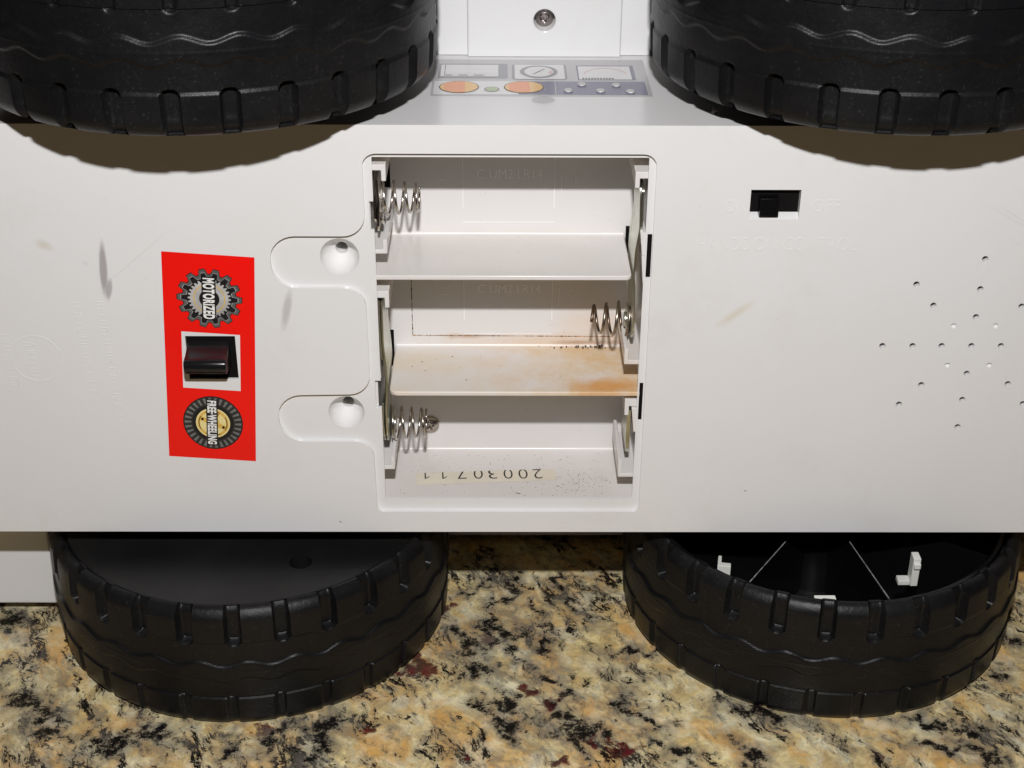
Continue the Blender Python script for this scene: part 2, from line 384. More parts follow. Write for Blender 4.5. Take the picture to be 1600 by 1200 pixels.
# ------------------------------------------------------------------ countertop
# streaks (x, y, angle, half length, half width) in mm, where they lie in the slab
BLACK = [(5.0, 36.9, -83, 4.7, 1.3), (3.2, 29.7, -121, 4.9, 1.0), (18.9, 36.4, -90, 4.9, 0.9), (22.0, 26.8, -60, 7.0, 0.9), (-2.1, 15.1, -88, 8.8, 0.9), (2.3, 13.3, -31, 5.7, 2.0), (-8.6, 8.0, -60, 5.8, 1.9), (-6.0, -3.8, -45, 4.7, 1.2), (11.4, 24.7, -65, 3.3, 0.7), (13.4, 7.1, -70, 5.6, 0.9), (-3.9, -20.0, -56, 4.8, 1.0), (1.6, -27.1, -49, 6.3, 1.6), (1.7, -19.8, -13, 3.8, 1.2), (16.1, -9.1, -54, 4.2, 1.2), (17.7, -15.0, -94, 4.3, 1.1), (17.2, -24.5, -8, 4.3, 1.6), (22.2, -29.4, -8, 4.8, 2.6), (20.6, -34.8, -66, 3.7, 0.9), (34.8, -19.2, -81, 3.6, 1.4), (38.8, -24.7, -31, 5.1, 1.0), (-6.0, 34.0, 30, 5.2, 0.8), (40.0, 3.6, -3, 4.8, 0.9), (22.4, 13.6, -69, 3.5, 0.6), (3.9, -17.9, -54, 6.4, 1.0), (5.4, 2.0, -63, 6.1, 0.6), (-144.1, 19.7, -59, 5.5, 2.0), (-126.5, -18.6, -27, 7.8, 1.8), (-122.1, -24.9, 0, 4.0, 1.2), (-116.8, -30.9, -8, 4.7, 1.0), (-99.8, -34.1, 22, 6.3, 2.4), (-90.7, -29.8, -29, 4.6, 1.6), (-70.7, -35.2, 80, 4.4, 0.8), (-45.9, -33.0, 77, 7.7, 2.0), (-45.9, -27.6, -13, 3.5, 1.4), (-59.2, -32.0, 61, 5.3, 1.2), (-105.5, -34.7, -60, 3.5, 1.3), (71.0, -22.2, -19, 4.8, 2.0), (114.8, -26.5, -13, 6.0, 1.4), (126.1, -29.6, -9, 4.7, 1.6), (47.2, -37.7, -47, 5.2, 1.4), (39.4, 3.6, 0, 4.4, 1.2), (30.7, -31.6, -58, 3.3, 1.1), (66.8, -39.2, -66, 5.2, 1.8), (128.6, -39.2, -40, 6.7, 1.5), (115.7, -35.7, -13, 5.2, 1.0), (148.1, 10.3, -53, 3.6, 1.6), (142.1, -7.4, -70, 2.8, 1.2)]
RED = [(-15.2, 24.15, 0, 2.9, 2.5), (-21.85, -3.88, 0, 4.0, 4.1), (-22.59, 0.34, 0, 2.2, 2.5), (8.08, -14.24, 0, 1.9, 1.9), (15.03, -17.95, 0, 2.1, 1.6), (25.24, -33.46, 0, 1.5, 1.5), (32.68, -35.91, 0, 3.0, 1.7), (-7.65, -38.31, 0, 1.0, 1.0), (-101.53, -9.4, 0, 2.8, 2.4), (-34.21, -29.98, 0, 1.7, 1.5), (17.3, -42.37, 0, 2.3, 1.4), (29.97, -38.81, 0, 1.7, 1.9)]
def countertop():
    import numpy as np
    def axis(a, b, lo, hi, st, n=12):
        return np.concatenate([np.linspace(a, lo, n, endpoint=False), np.arange(lo, hi, st), np.linspace(hi, b, n)])
    X = axis(-900, 900, -170, 170, .85); Y = axis(-190, 900, -60, 112, .85)
    gx, gy = np.meshgrid(X, Y, indexing='ij')
    wx = gx+1.5*np.sin(gy*.55+.6*np.sin(gx*.31))+.9*np.sin(gy*1.3+gx*.8); wy = gy+1.3*np.sin(gx*.6+.8*np.sin(gy*.4))+.8*np.sin(gx*1.4-gy*.6)
    def field(lst, grow):
        d = np.full(gx.shape, 9.0)
        for (x, y, a, l, w_) in lst:
            ca, sa = math.cos(R_(a)), math.sin(R_(a)); u = (wx-x)*ca+(wy-y)*sa; v = -(wx-x)*sa+(wy-y)*ca
            d = np.minimum(d, np.sqrt((u/(l*grow))**2+(v/(w_*grow))**2))
        return np.clip(d/4, 0, 1)
    K, G = field(BLACK, 1.3), field(RED, 1.15)
    nx, ny = gx.shape
    co = np.stack([gx, gy, 0*gx], -1).reshape(-1, 3)*S
    idx = np.arange(nx*ny).reshape(nx, ny)
    q = np.stack([idx[:-1,:-1], idx[1:,:-1], idx[1:,1:], idx[:-1,1:]], -1).reshape(-1, 4)
    base = np.array([[x, y, -30] for x, y in ((-900,-190),(900,-190),(900,900),(-900,900))])*S
    n0 = len(co); c = [idx[0,0], idx[-1,0], idx[-1,-1], idx[0,-1]]
    edges = [list(idx[:,0]), list(idx[-1,:]), list(idx[::-1,-1]), list(idx[0,::-1])]
    faces = [tuple(int(k) for k in f) for f in q]
    for k, e in enumerate(edges): faces.append(tuple([n0+k]+[n0+(k+1)%4]+[int(z) for z in e[::-1]]))
    faces.append((n0+3, n0+2, n0+1, n0))
    me = bpy.data.meshes.new('countertop'); me.from_pydata(np.concatenate([co, base]).tolist(), [], faces)
    at = me.attributes.new('minerals', 'FLOAT_COLOR', 'POINT')
    arr = np.ones((n0+4, 4), dtype=np.float32); arr[:n0,0] = K.ravel(); arr[:n0,1] = G.ravel()
    at.data.foreach_set('color', arr.ravel()); me.update()
    return me
o = link_mesh('countertop', countertop(), 'granite')
o['kind'] = 'structure'; o['label'] = 'polished cream granite countertop with black veins and burgundy flecks'

# ------------------------------------------------------------------ the toy truck
truck = bpy.data.objects.new('toy_truck', None); C.objects.link(truck)
truck['label'] = 'white plastic toy truck lying on its side, battery compartment open and black wheels showing'
truck['category'] = 'toy truck'

XL, XR, ZB, ZT, YB = -175, 185, 43.8, 158.1, 57
bm = bmesh.new(); box(bm, XL, XR, 0, YB, ZB, ZT); base = tmp(bm)
def cut(fn):
    b = bmesh.new(); fn(b); return ('DIFFERENCE', tmp(b))
ops = []
ops.append(cut(lambda b: box(b, XL+2.2, XR-2.2, 2.2, YB-2.2, ZB+2.2, ZT-2.2)))       # hollow shell
def bosses(b):
    for z in (124.0, 80.3): cyl_y(b, -38.5 if z > 100 else -38.9, z, 1.1, 22, 6.1, 6.1, 40)
b_ = bmesh.new(); bosses(b_); ops.append(('UNION', tmp(b_)))
# seat recess with two finger tabs, 1.2 mm deep
seat = [(-31.95,151.0),(37.85,151.0),(37.95,50.3),(-31.95,50.3),(-32.3,72.1),(-56.4,72.1),(-56.4,85.8),(-32.4,86.2),
        (-32.5,116.1),(-55.4,116.1),(-55.4,129.9),(-31.9,129.9)]
seatr = rounded(seat, [3.2,3.2,1.6,1.6,5,6.3,6.3,5.5,5.5,6.3,6.3,5.5], 8)
ops.append(cut(lambda b: prism_xz(b, seatr, -3, 1.2)))
OP = (-29.75, 36.1, 53.6, 149.75)
ops.append(cut(lambda b: box(b, OP[0], OP[1], -2, 27.2, OP[2], OP[3])))
# latch slots beside the opening
ops.append(cut(lambda b: box(b, 36.6, 37.75, -1, 6, 118.6, 130.2)))
ops.append(cut(lambda b: box(b, 36.55, 37.5, -1, 6, 78.0, 89.0)))
ops.append(cut(lambda b: box(b, -30.75, -29, -1, 6, 131.1, 138.5)))
ops.append(cut(lambda b: box(b, -31.2, -29, -1, 6, 81.6, 89.5)))
# countersunk screw wells
def wells(b):
    for x, z, r in ((-38.5, 124.1, 4.9), (-38.9, 80.3, 4.75)):
        prof = [(-0.2, r+.1), (1.6, r*.97), (3.4, r*.85), (5.2, r*.62), (6.3, r*.40), (6.6, 1.55), (19, 1.45)]
        rings = [[b.verts.new(((x+q*math.cos(a))*S, y*S, (z+q*math.sin(a))*S)) for a in [2*math.pi*k/40 for k in range(40)]] for y, q in prof]
        b.faces.new(rings[0]); b.faces.new(rings[-1][::-1])
        for i in range(len(rings)-1):
            for k in range(40): b.faces.new((rings[i][k], rings[i+1][k], rings[i+1][(k+1)%40], rings[i][(k+1)%40]))
ops.append(cut(wells))
# lever opening and slide switch opening
ops.append(cut(lambda b: box(b, -78.2, -65.7, -2, 8, 90.6, 102.8)))
ops.append(cut(lambda b: prism_yz(b, [(-.3,142.2),(-.3,134.5),(2.6,135.9),(2.6,142.2)], 60.7, 72.7)))
# loudspeaker holes
HOLES = [(119.46,124.32),(103.53,117.46),(119.51,116.22),(108.51,111.7),(130.54,111.49),(119.6,108.54),(97.2,100.4),(104.81,100.41),
         (112.16,100.42),(119.7,100.44),(127.17,100.45),(119.7,92.51),(108.53,89.21),(130.68,89.53),(103.55,83.48),(119.7,84.9),
         (135.5,83.68),(119.68,76.79),(134.6,100.45),(142,100.45),(136.3,117.4)]
BLIND = [(114.37,106.04),(124.97,106.07),(114.45,94.87),(125.08,94.89)]
def spk(b):
    for x, z in HOLES: cyl_y(b, x, z, -1, 4, .80, .80, 18)
def spk2(b):
    for x, z in BLIND: cyl_y(b, x, z, -1, .75, .80, .62, 18)
ops.append(cut(spk)); ops.append(cut(spk2))
me = boolean(base, ops, bevel=.32, seg=3, angle=40)
plate = link_mesh('underside_plate', me, 'plate', truck, smooth=30)

# black lining: paints in the shade of the hollow behind the holes
bm = bmesh.new(); box(bm, 58, 150, 4.6, 5.4, 60, 150)
link('dark_lining', bm, 'dark', plate)

# ---- raised lettering on the plate
def on_plate(cx, cz, ang=0.0, y=0.0):
    def f(u, v, t_):
        a, b = rot2(u, v, R_(ang)); return (cx+a, y-t_+.02, cz+b)
    return f
for a_ in (('ON', 5.0, 3.3, on_plate(57.2, 138.0)), ('OFF', 6.8, 3.3, on_plate(79.0, 138.1)), ('HANDS ON CONTROL', 39, 3.5, on_plate(68.1, 128.1))):
    bm = bmesh.new(); glyphs(bm, *a_, thick=.085); link('embossed_lettering', bm, 'plate', plate)
bm = bmesh.new()                                                      # worn mould stamp: a ring and rows of faint strokes
for k in range(48):
    a0, a1 = 2*math.pi*k/48, 2*math.pi*(k+1)/48
    q = [(-116.2+r*math.cos(a), 96.3+r*math.sin(a)) for r, a in ((6.6,a0),(6.6,a1),(6.25,a1),(6.25,a0))]
    prism_xz(bm, q, -.07, .02)
link('mould_stamp', bm, 'plate', plate); bm = bmesh.new()
rnd = random.Random(3)
for col_x, z0, z1, wd in ((-104.2, 112, 84, 1.6), (-98.4, 113, 78, 1.6), (-123.2, 103, 88, 1.8), (-117.6, 101.5, 91, 2.2)):
    z = z0
    while z > z1:
        zz = z
        if rnd.random() < .8:
            x = col_x+(z0-z)*.045
            box(bm, x-wd/2, x+wd/2, -.06, .02, zz-.14, zz+.10)
            if rnd.random() < .6:
                xx = x+rnd.choice((-wd/2, 0, wd/2-.2)); box(bm, xx, xx+.22, -.06, .015, zz-.75, zz-.14)
        z -= rnd.choice((.75, .95, 1.25))
link('worn_mould_lettering', bm, 'plate', plate)['kind'] = 'stuff'

# ---- battery compartment
IX0, IX1, IY, IZ0, IZ1 = -30.6, 36.9, 27.4, 53.3, 150.1
bm = bmesh.new(); box(bm, IX0-1.6, IX1+1.6, 2.35, IY+1.6, IZ0-1.8, IZ1+1.6); base = tmp(bm)
ops = [cut(lambda b: box(b, IX0, IX1, 1, IY, IZ0, IZ1)),
       cut(lambda b: box(b, IX0-3, IX0+.5, 18, IY-.3, 130.5, 141.5)),        # slots the contacts are pushed through
       cut(lambda b: box(b, IX1-.5, IX1+3, 16, IY-.3, 119.2, 125.5)),
       cut(lambda b: box(b, IX1-.5, IX1+3, 14, IY-.3, 74.5, 83.5)),
       cut(lambda b: box(b, IX0-3, IX0+.5, 16, IY-.3, 86.6, 94))]
ops.append(cut(lambda b: box(b, 36.6, 40, 2, 6.2, 118.6, 130.2)))
ops.append(cut(lambda b: box(b, 36.55, 40, 2, 6.2, 78.0, 89.0)))
me = boolean(base, ops, bevel=.45, seg=3, angle=40)
comp = link_mesh('battery_compartment', me, 'inside', truck, smooth=30)

def divider(name, x0, x1, z1, rad, mat):
    bm = bmesh.new()
    prism_xy(bm, rounded([(x0, 1.5), (x1, 1.5), (x1, IY+.2), (x0, IY+.2)], rad, 6), z1-1.25, z1)
    o = link_mesh(name, bevelled(bm, .28, 3, 50), mat, comp, smooth=35)
    return o
d1 = divider('divider', IX0-.2, 33.3, 118.85, [0, 1.6, 0, 0], 'inside')
d2 = divider('divider', -27.7, IX1+.2, 86.1, [2.2, 0, 0, 0], 'stained'); d2['label'] = 'divider shelf stained orange by battery leakage'
# fillets where shelf and back wall meet
for zt, x0, x1 in ((118.85, IX0, 33.3), (86.1, -27.7, IX1), (53.3, IX0, IX1)):
    bm = bmesh.new()
    arc = [(IY+.1, zt-.1), (IY+.1, zt+.8)]+[(IY-.8+.8*math.cos(a), zt+.8-.8*math.sin(a)) for a in [math.pi/2*k/6 for k in range(7)]]+[(IY-.8, zt-.1)]
    prism_yz(bm, arc, x0+.3, x1-.3)
    link('fillet', bm, 'inside', comp, smooth=40)

def hook(poly, y0=2.6, y1=22, name='contact_holder', dy=0):
    bm = bmesh.new(); prism_xz(bm, poly, y0, y1)
    return link_mesh(name, bevelled(bm, .18, 2, 40), 'inside', comp, smooth=35)
def hook_up(wx, ix, z0, z1, t1=1.35, leg=2.7, y1=24):      # hangs down: bar from the wall wx to ix, leg at ix
    s = 1 if ix > wx else -1
    hook([(wx, z1), (ix, z1), (ix, z0-leg), (ix-s*t1*.85, z0-leg), (ix-s*t1*.85, z0), (wx, z0)], 2.4, y1)
def hook_dn(wx, ix, z0, z1, t1=1.2, leg=2.6, y1=24, y0=2.4):
    s = 1 if ix > wx else -1
    hook([(wx, z0), (ix, z0), (ix, z1+leg), (ix-s*t1*.85, z1+leg), (ix-s*t1*.85, z1), (wx, z1)], y0, y1)
hook_up(IX0-.2, -26.6, 145.9, 147.4); hook_dn(IX0-.2, -26.9, 124.3, 125.4)
hook_up(IX0-.2, -26.9, 112.3, 114.1)
hook_dn(IX0-.2, -27.0, 62.1, 63.2)
hook_up(IX1+.2, 33.1, 144.0, 145.7, leg=2.4)
hook_dn(IX1+.2, 32.4, 93.7, 94.9, leg=3.2)
hook_up(IX1+.2, 33.1, 81.4, 83.4, leg=2.7)
hook_dn(IX1+.2, 32.1, 59.8, 60.9, leg=4.2)
for (x0, x1, y0, y1, z0, z1) in ((36.7, 37.7, 1.45, 2.2, 118.7, 130.1), (36.65, 37.45, 1.45, 2.2, 78.1, 88.9), (33.55, 34.9, IY-.1, IY+.3, 113.8, 121.4),
        (-29.6, -27.5, IY-.1, IY+.3, 132.0, 141.6), (-29.6, -28.0, IY-.1, IY+.3, 80.0, 91.0), (33.0, 34.4, IY-.1, IY+.3, 72.0, 83.6)):
    bm = bmesh.new(); box(bm, x0, x1, y0, y1, z0, z1); link('slot_shade', bm, 'dark', comp)  # black boxes painting in the shade inside the latch and contact slots
# stepped ribs and latch blocks down both sides
for q in ([(34.9,130.4),(36.4,130.4),(36.4,124.2),(35.5,124.2)], [(35.5,124.1),(36.5,124.1),(36.6,114.0),(36.0,117)],
          [(34.9,81.2),(36.5,81.2),(36.5,74.2),(35.6,74.2)], [(-30.8,99.5),(-30.0,99.5),(-29.6,90.0),(-30.8,89.4)]):
    bm = bmesh.new(); prism_xz(bm, q, 1.6, 9)
    link_mesh('latch_block', bevelled(bm, .12, 2, 40), 'inside', comp, smooth=35)

def leaf(bm, path, y0, y1, th=.45, taper0=0, taper1=3):
    """sprung metal strip: path of (x,z), wide in y; ends narrowed"""
    P = [Vector(p) for p in path]; D = []
    L_ = [0]
    for i in range(1, len(P)): L_.append(L_[-1]+(P[i]-P[i-1]).length)
    # resample
    N = 36; pts = []
    for k in range(N+1):
        s = L_[-1]*k/N; i = 1
        while i < len(L_)-1 and L_[i] < s: i += 1
        f = (s-L_[i-1])/(L_[i]-L_[i-1]); pts.append(P[i-1].lerp(P[i], f))
    ring = []
    for k, p in enumerate(pts):
        d = (pts[min(k+1, N)]-pts[max(k-1, 0)]).normalized(); n = Vector((d.y, -d.x))*th/2
        s = L_[-1]*k/N; e = L_[-1]-s; ins = 0
        if taper1 and e < taper1: ins = (y1-y0)*.5*(1-math.sqrt(max(0, 1-(1-e/taper1)**2)))*.85
        if taper0 and s < taper0: ins = max(ins, (y1-y0)*.5*(1-math.sqrt(max(0, 1-(1-s/taper0)**2)))*.85)
        ring.append([bm.verts.new(((p.x+sx*n.x)*S, yy*S, (p.y+sx*n.y)*S)) for sx, yy in ((1, y0+ins), (1, y1-ins), (-1, y1-ins), (-1, y0+ins))])
    for k in range(N):
        for j in range(4): bm.faces.new((ring[k][j], ring[k][(j+1)%4], ring[k+1][(j+1)%4], ring[k+1][j]))
    bm.faces.new(ring[0]); bm.faces.new(ring[-1][::-1])
def contact(paths, mat, name='contact_plate'):
    bm = bmesh.new()
    for p in paths: leaf(bm, *p)
    return link(name, bm, mat, comp, smooth=40)
contact([([(-28.9,143.3),(-28.6,137),(-28.9,130),(-29.3,128.3)], 3, 21, .45, 0, 3), ([(-29.7,142.5),(-29.8,134),(-29.3,131)], 3.4, 19, .4, 0, 2)], 'shiny')
bm = bmesh.new()                                                       # pressed boss of the plate that holds the spring
for k in range(3): prism_yz(bm, circ(12+4*(k-1), 133.5-2*abs(k-1), 1.5, 14), -28.6, -28.0)
link_mesh('contact_boss', bevelled(bm, .3, 2), 'shiny', comp, smooth=40)
contact([([(34.6,142.4),(34.9,131),(34.1,124.6),(33.9,118),(34.25,115.5),(34.5,106),(34.3,98.5)], 3, 20, .42, 2, 6),
         ([(35.25,142.2),(35.35,131),(34.9,126)], 3.2, 18, .4, 2, 1)], 'zinc')
contact([([(-28.9,111.2),(-28.95,99),(-28.4,92),(-28.25,88),(-28.8,80),(-28.7,68)], 3, 20, .42, 0, 5),
         ([(-29.6,111.2),(-29.65,101),(-29.3,93.5)], 3.2, 18, .4, 0, 1),
         ([(-29.5,82.5),(-29.75,76),(-29.3,68.6)], 3, 17, .4, 1, 4)], 'zinc')
contact([([(34.35,79.9),(34.3,72),(34.55,64.8)], 3, 18, .95, 0, 5)], 'zinc')
for x, z, sx in ((33.9, 101.5, -1), (-28.1, 70.3, 1)):
    bm = bmesh.new(); prism_yz(bm, circ(13, z, 4.3, 28), x, x+sx*.5); prism_yz(bm, circ(13, z, 1.9, 20), x+sx*.4, x+sx*1.1)
    link_mesh('contact_boss', bevelled(bm, .2, 2), 'zinc', comp, smooth=40)

def spring(x0, x1, y, z, r0, r1, turns, wire, mat, phase=0.0, stretch_end=True, sag=0.0):
    pts = []; N = int(turns*26)
    for k in range(N+1):
        u = k/N
        # closely wound at the free end
        uu = u if not stretch_end else min(u/.80, 1.0)*.94+max(0, (u-.80)/.20)*.06
        r = r0+(r1-r0)*u; a = phase+2*math.pi*turns*u
        pts.append((x0+(x1-x0)*uu, y+r*math.cos(a), z+r*math.sin(a)+sag*u))
    bm = bmesh.new(); tube(bm, pts, wire, 9)
    return link('contact_spring', bm, mat, comp, smooth=180)
spring(-28.4, -19.4, 13.0, 134.8, 4.4, 3.2, 3.9, .33, 'spring', 1.2)
s2 = spring(34.2, 24.2, 13.2, 101.4, 4.8, 3.3, 3.15, .40, 'rusty', 2.0, False); s2['label'] = 'rust-darkened coil spring'
spring(-28.6, -18.9, 13.0, 70.3, 4.6, 3.5, 4.3, .33, 'spring', .4)

# raised markings inside the cells
def inner_text(z, txt='C UM2 LR14'):
    bm = bmesh.new()
    glyphs(bm, txt, 16.8, 2.6, on_plate(3.2, z+1.2, 0, IY), thick=.07)
    def bar(x0, x1, z0, z1): box(bm, x0, x1, IY-.055, IY+.05, z0, z1)
    bar(-9.0, -8.8, z-8, z+6); bar(14.6, 14.8, z-8, z+6)
    bar(-15.8, -13.4, z-.6, z-.35); 
    bar(19.0, 21.4, z-.6, z-.35); bar(20.08, 20.32, z-1.7, z+.75)
    bar(14.8, 16.6, z+1.2, z+1.4); bar(16.4, 16.6, z-3.4, z+1.4)
    bar(-9.0, 14.8, z-12.2, z-12.0)
    return bm
link('embossed_lettering', inner_text(134.5), 'lit_letter', comp)
link('embossed_lettering', inner_text(102.0), 'lit_letter', comp)
bm = bmesh.new()                                                      # seam of the inner hatch, packed with dirt
rs = random.Random(5)
def seam(p, q, n):
    for k in range(n):
        a, b = k/n, (k+1)/n; wd = rs.uniform(.06, .22) if rs.random() < .75 else rs.uniform(.2, .34)
        x0, z0 = p[0]+(q[0]-p[0])*a, p[1]+(q[1]-p[1])*a; x1, z1 = p[0]+(q[0]-p[0])*b, p[1]+(q[1]-p[1])*b
        if abs(p[0]-q[0]) > abs(p[1]-q[1]): box(bm, min(x0,x1), max(x0,x1), IY-.035-.004*(k%3), IY+.05, z0-wd/2, z0+wd/2)
        else: box(bm, x0-wd/2, x0+wd/2, IY-.035-.004*(k%3), IY+.05, min(z0,z1), max(z0,z1))
seam((-22.9, 112), (-22.9, 89.4), 40); link('hatch_seam', bm, 'dirt', comp); bm = bmesh.new()
seam((-22.9, 89.3), (31.5, 89.0), 120)
link('hatch_seam', bm, 'rust', comp)

def screw(name, cx, y, cz, r, parent, axis='y', mat='screw', recess=False):
    """pan head cross screw facing -y"""
    bm = bmesh.new()
    prof = [(0, r), (-.35*r*.6, r*.99), (-.62*r*.6, r*.86), (-.85*r*.6, r*.6), (-.95*r*.6, r*.32)]
    rings = [[bm.verts.new(((cx+q*math.cos(a))*S, (y+dy)*S, (cz+q*math.sin(a))*S)) for a in [2*math.pi*k/32 for k in range(32)]] for dy, q in prof]
    for i in range(len(rings)-1):
        for k in range(32): bm.faces.new((rings[i][k], rings[i+1][k], rings[i+1][(k+1)%32], rings[i][(k+1)%32]))
    bm.faces.new(rings[0]); bm.faces.new(rings[-1][::-1])
    base = tmp(bm)
    b = bmesh.new()
    L = r*.68; wd = r*.16
    for a0 in (.4, .4+math.pi/2):
        q = [rot2(u, v, a0) for u, v in ((-L,-wd),(L,-wd),(L,wd),(-L,wd))]
        q2 = [rot2(u, v, a0) for u, v in ((-L*.5,-wd),(L*.5,-wd),(L*.5,wd),(-L*.5,wd))]
        prism_xz(b, [(cx+u, cz+v) for u, v in q], y-r*1.2, y-r*.12, 0, [(cx+u, cz+v) for u, v in q2])
    me = boolean(base, [('DIFFERENCE', tmp(b))], 0)
    return link_mesh(name, me, mat, parent, smooth=35)
screw('screw', -18.7, IY+.02, 61.4, 2.5, comp, mat='spring')

# date label on the lower wall of the last cell, printed upside down
def lab(u, v, t_):
    a = R_(3.6); x, y = rot2(u, v, a); return (-3.0+x, 12.8+y, 53.3+.06+t_)
bm = bmesh.new()
poly_face(bm, rounded([(-19.2,-3.2),(19.2,-2.9),(19.2,2.8),(-19.2,3.1)], .8, 4), lambda a, b: lab(a, b, 0), 0)
n0 = len(bm.verts)
digits = '20030711'; xs_ = [14.2, 10.2, 6.1, 1.9, -2.1, -6.6, -11.6, -16.4]
for ch, xx in zip(digits, xs_):
    if ch == '1':
        off = (16.4-xx)/33; up = -.35-1.9*off
        for q in ([(.05,-2.45),(.42,-2.45),(.42,2.45),(.05,2.45)], [(.05,2.45),(-.9,1.55),(-.9,1.15),(.05,1.95)]):
            poly_face(bm, q, lambda u, v, xx=xx, up=up: lab(xx-u, -v-up, .03), 1)
        continue
    wd = 1.35 if ch == '1' else 2.5
    off = (16.4-xx)/33; up = -.35-1.9*off
    glyphs(bm, ch, wd, 4.9, lambda u, v, t_, xx=xx, up=up: lab(xx-u, -v-up, t_+.03), mi=1, bold=-.012)
# clip the part of the print that runs off the strip
geom = bm.verts[:]+bm.edges[:]+bm.faces[:]
pl = Vector(lab(0, 2.85, 0))*S; nn = Vector((-math.sin(R_(3.6)), math.cos(R_(3.6)), 0))
bmesh.ops.bisect_plane(bm, geom=[g for g in geom], plane_co=pl, plane_no=nn, clear_outer=True)
link('date_label', bm, ['paper', 'ink'], comp, recalc=False)

# crumbs and dust lying in the cells and on the plate: uncountable specks
def speck(bm, p, r, nrm):
    n = Vector(nrm); a = n.orthogonal().normalized(); b = n.cross(a)
    k = random.randint(5, 7); ph = random.random()*6
    ring = [bm.verts.new((Vector(p)+(a*math.cos(ph+6.283*i/k)+b*math.sin(ph+6.283*i/k))*r*random.uniform(.5, 1.3))*S) for i in range(k)]
    top = bm.verts.new((Vector(p)+n*r*.55)*S)
    for i in range(k): bm.faces.new((ring[i], ring[(i+1)%k], top))
bm = bmesh.new()
for _ in range(520):
    x = random.uniform(-27, 33); y = random.uniform(3, 25)
    if random.random() < .5: x = random.gauss(22, 7); y = random.gauss(9, 5)
    if not (-29 < x < 31 and 2 < y < 26): continue
    speck(bm, (x, y, 53.31), random.choice((.05,.07,.09,.13,.17)), (0,0,1))
for _ in range(70):
    x = random.uniform(-25, 34); y = random.uniform(2.5, 26.5); speck(bm, (x, y, 86.11), random.choice((.05,.08,.12)), (0,0,1))
for _ in range(60): speck(bm, (random.gauss(24, 5), random.uniform(24.5, 26), 87.0), random.uniform(.10,.28), (0,-1,0))
for _ in range(30): speck(bm, (random.uniform(-27, 30), random.uniform(3, 26), 118.86), random.choice((.05,.07,.10)), (0,0,1))
for _ in range(40): speck(bm, (random.uniform(-27, 33), IY-.01, random.choice((random.uniform(90,112), random.uniform(58,80), random.uniform(122,140)))), random.choice((.05,.07,.10)), (0,-1,0))
for _ in range(60): speck(bm, (random.uniform(-120, 125), -.005, random.uniform(47, 150)), random.choice((.05,.06,.08)), (0,-1,0)) if True else None
for i in range(8): speck(bm, (5+i*.17, 4.6-.05*i, 53.31), .2, (0,0,1))
for x, y in ((-19,13),(-20,18),(-22.5,15.5),(-12,21),(-8,8)): speck(bm, (x, y, 86.11), .25, (0,0,1))
# drop specks that would hang in the compartment opening or the wells
o = link('dust_specks', bm, 'dirt', comp, recalc=False); o['kind'] = 'stuff'
me = o.data; b2 = bmesh.new(); b2.from_mesh(me)
kill = [v for v in b2.verts if v.co.y < .02*S*10 and v.co.y <= .0 and (-58*S < v.co.x < 38.5*S and 49*S < v.co.z < 152*S)]
bmesh.ops.delete(b2, geom=kill, context='VERTS'); b2.to_mesh(me); b2.free()

# ---- red switch sticker with printed emblems
SC = (-72.45, 96.0); SA = R_(-4.0)
def st(lay):
    def f(u, v, t_=0): a, b = rot2(u, v, SA); return (SC[0]+a, -.05-.035*lay-t_, SC[1]+b)
    return f
def strip(bm, outer, inner, fn, mi=0):
    """ring between two polygons with the same number of corners"""
    a = [bm.verts.new(Vector(fn(*p))*S) for p in outer]; b = [bm.verts.new(Vector(fn(*p))*S) for p in inner]; n = len(a)
    for i in range(n): bm.faces.new((a[i], a[(i+1)%n], b[(i+1)%n], b[i])).material_index = mi
bm = bmesh.new()
W2, H2 = 11.3, 29.2
hc = (.25, -.35); hw, hh = 7.3, 8.05
strip(bm, [(-W2,-H2),(W2,-H2),(W2,H2),(-W2,H2)], [(hc[0]-hw,hc[1]-hh),(hc[0]+hw,hc[1]-hh),(hc[0]+hw,hc[1]+hh),(hc[0]-hw,hc[1]+hh)], st(0))
red = link('switch_sticker', bm, 'red', truck, recalc=False)
red['label'] = 'red sticker with gear and tyre emblems around the lever'
def gearpoly(cx, cz, r0, r1, n, duty=.5, sl=.16):
    pts = []
    for k in range(n):
        c = 2*math.pi*k/n; h = math.pi/n
        for a, r in ((-h*duty*1.25, r0), (-h*duty*(1-sl*2)+.0, r1), (h*duty*(1-sl*2), r1), (h*duty*1.25, r0)): pts.append((cx+r*math.cos(c+a), cz+r*math.sin(c+a)))
        pts.append((cx+r0*math.cos(c+h), cz+r0*math.sin(c+h)))
    return pts
def disc(bm, cx, cz, r, lay, mi, rz=None, n=40): poly_face(bm, circ(cx, cz, r, n, rz), st(lay), mi)
bm = bmesh.new()
gx, gz = .15, 17.3
poly_face(bm, gearpoly(gx, gz, 6.75, 8.15, 14, .62), st(1), 0)
poly_face(bm, gearpoly(gx, gz, 6.55, 7.95, 14, .58), st(2), 1)
poly_face(bm, gearpoly(gx, gz, 5.75, 7.15, 14, .52), st(3), 3)
poly_face(bm, gearpoly(gx, gz, 5.6, 7.0, 14, .50), st(4), 0)
poly_face(bm, gearpoly(gx, gz, 4.7, 5.3, 30, .5), st(5), 2)
disc(bm, gx, gz, 3.95, 6, 4); disc(bm, gx, gz, 3.7, 7, 2); disc(bm, gx, gz, 2.5, 8, 0)
def vtext(bm, s, cx, cz, w_, h_, lay, mi, bold=.0): glyphs(bm, s, w_, h_, lambda u, v, t_: st(lay)(cx+v, cz-u), bold=bold, mi=mi, spacing=1.12)
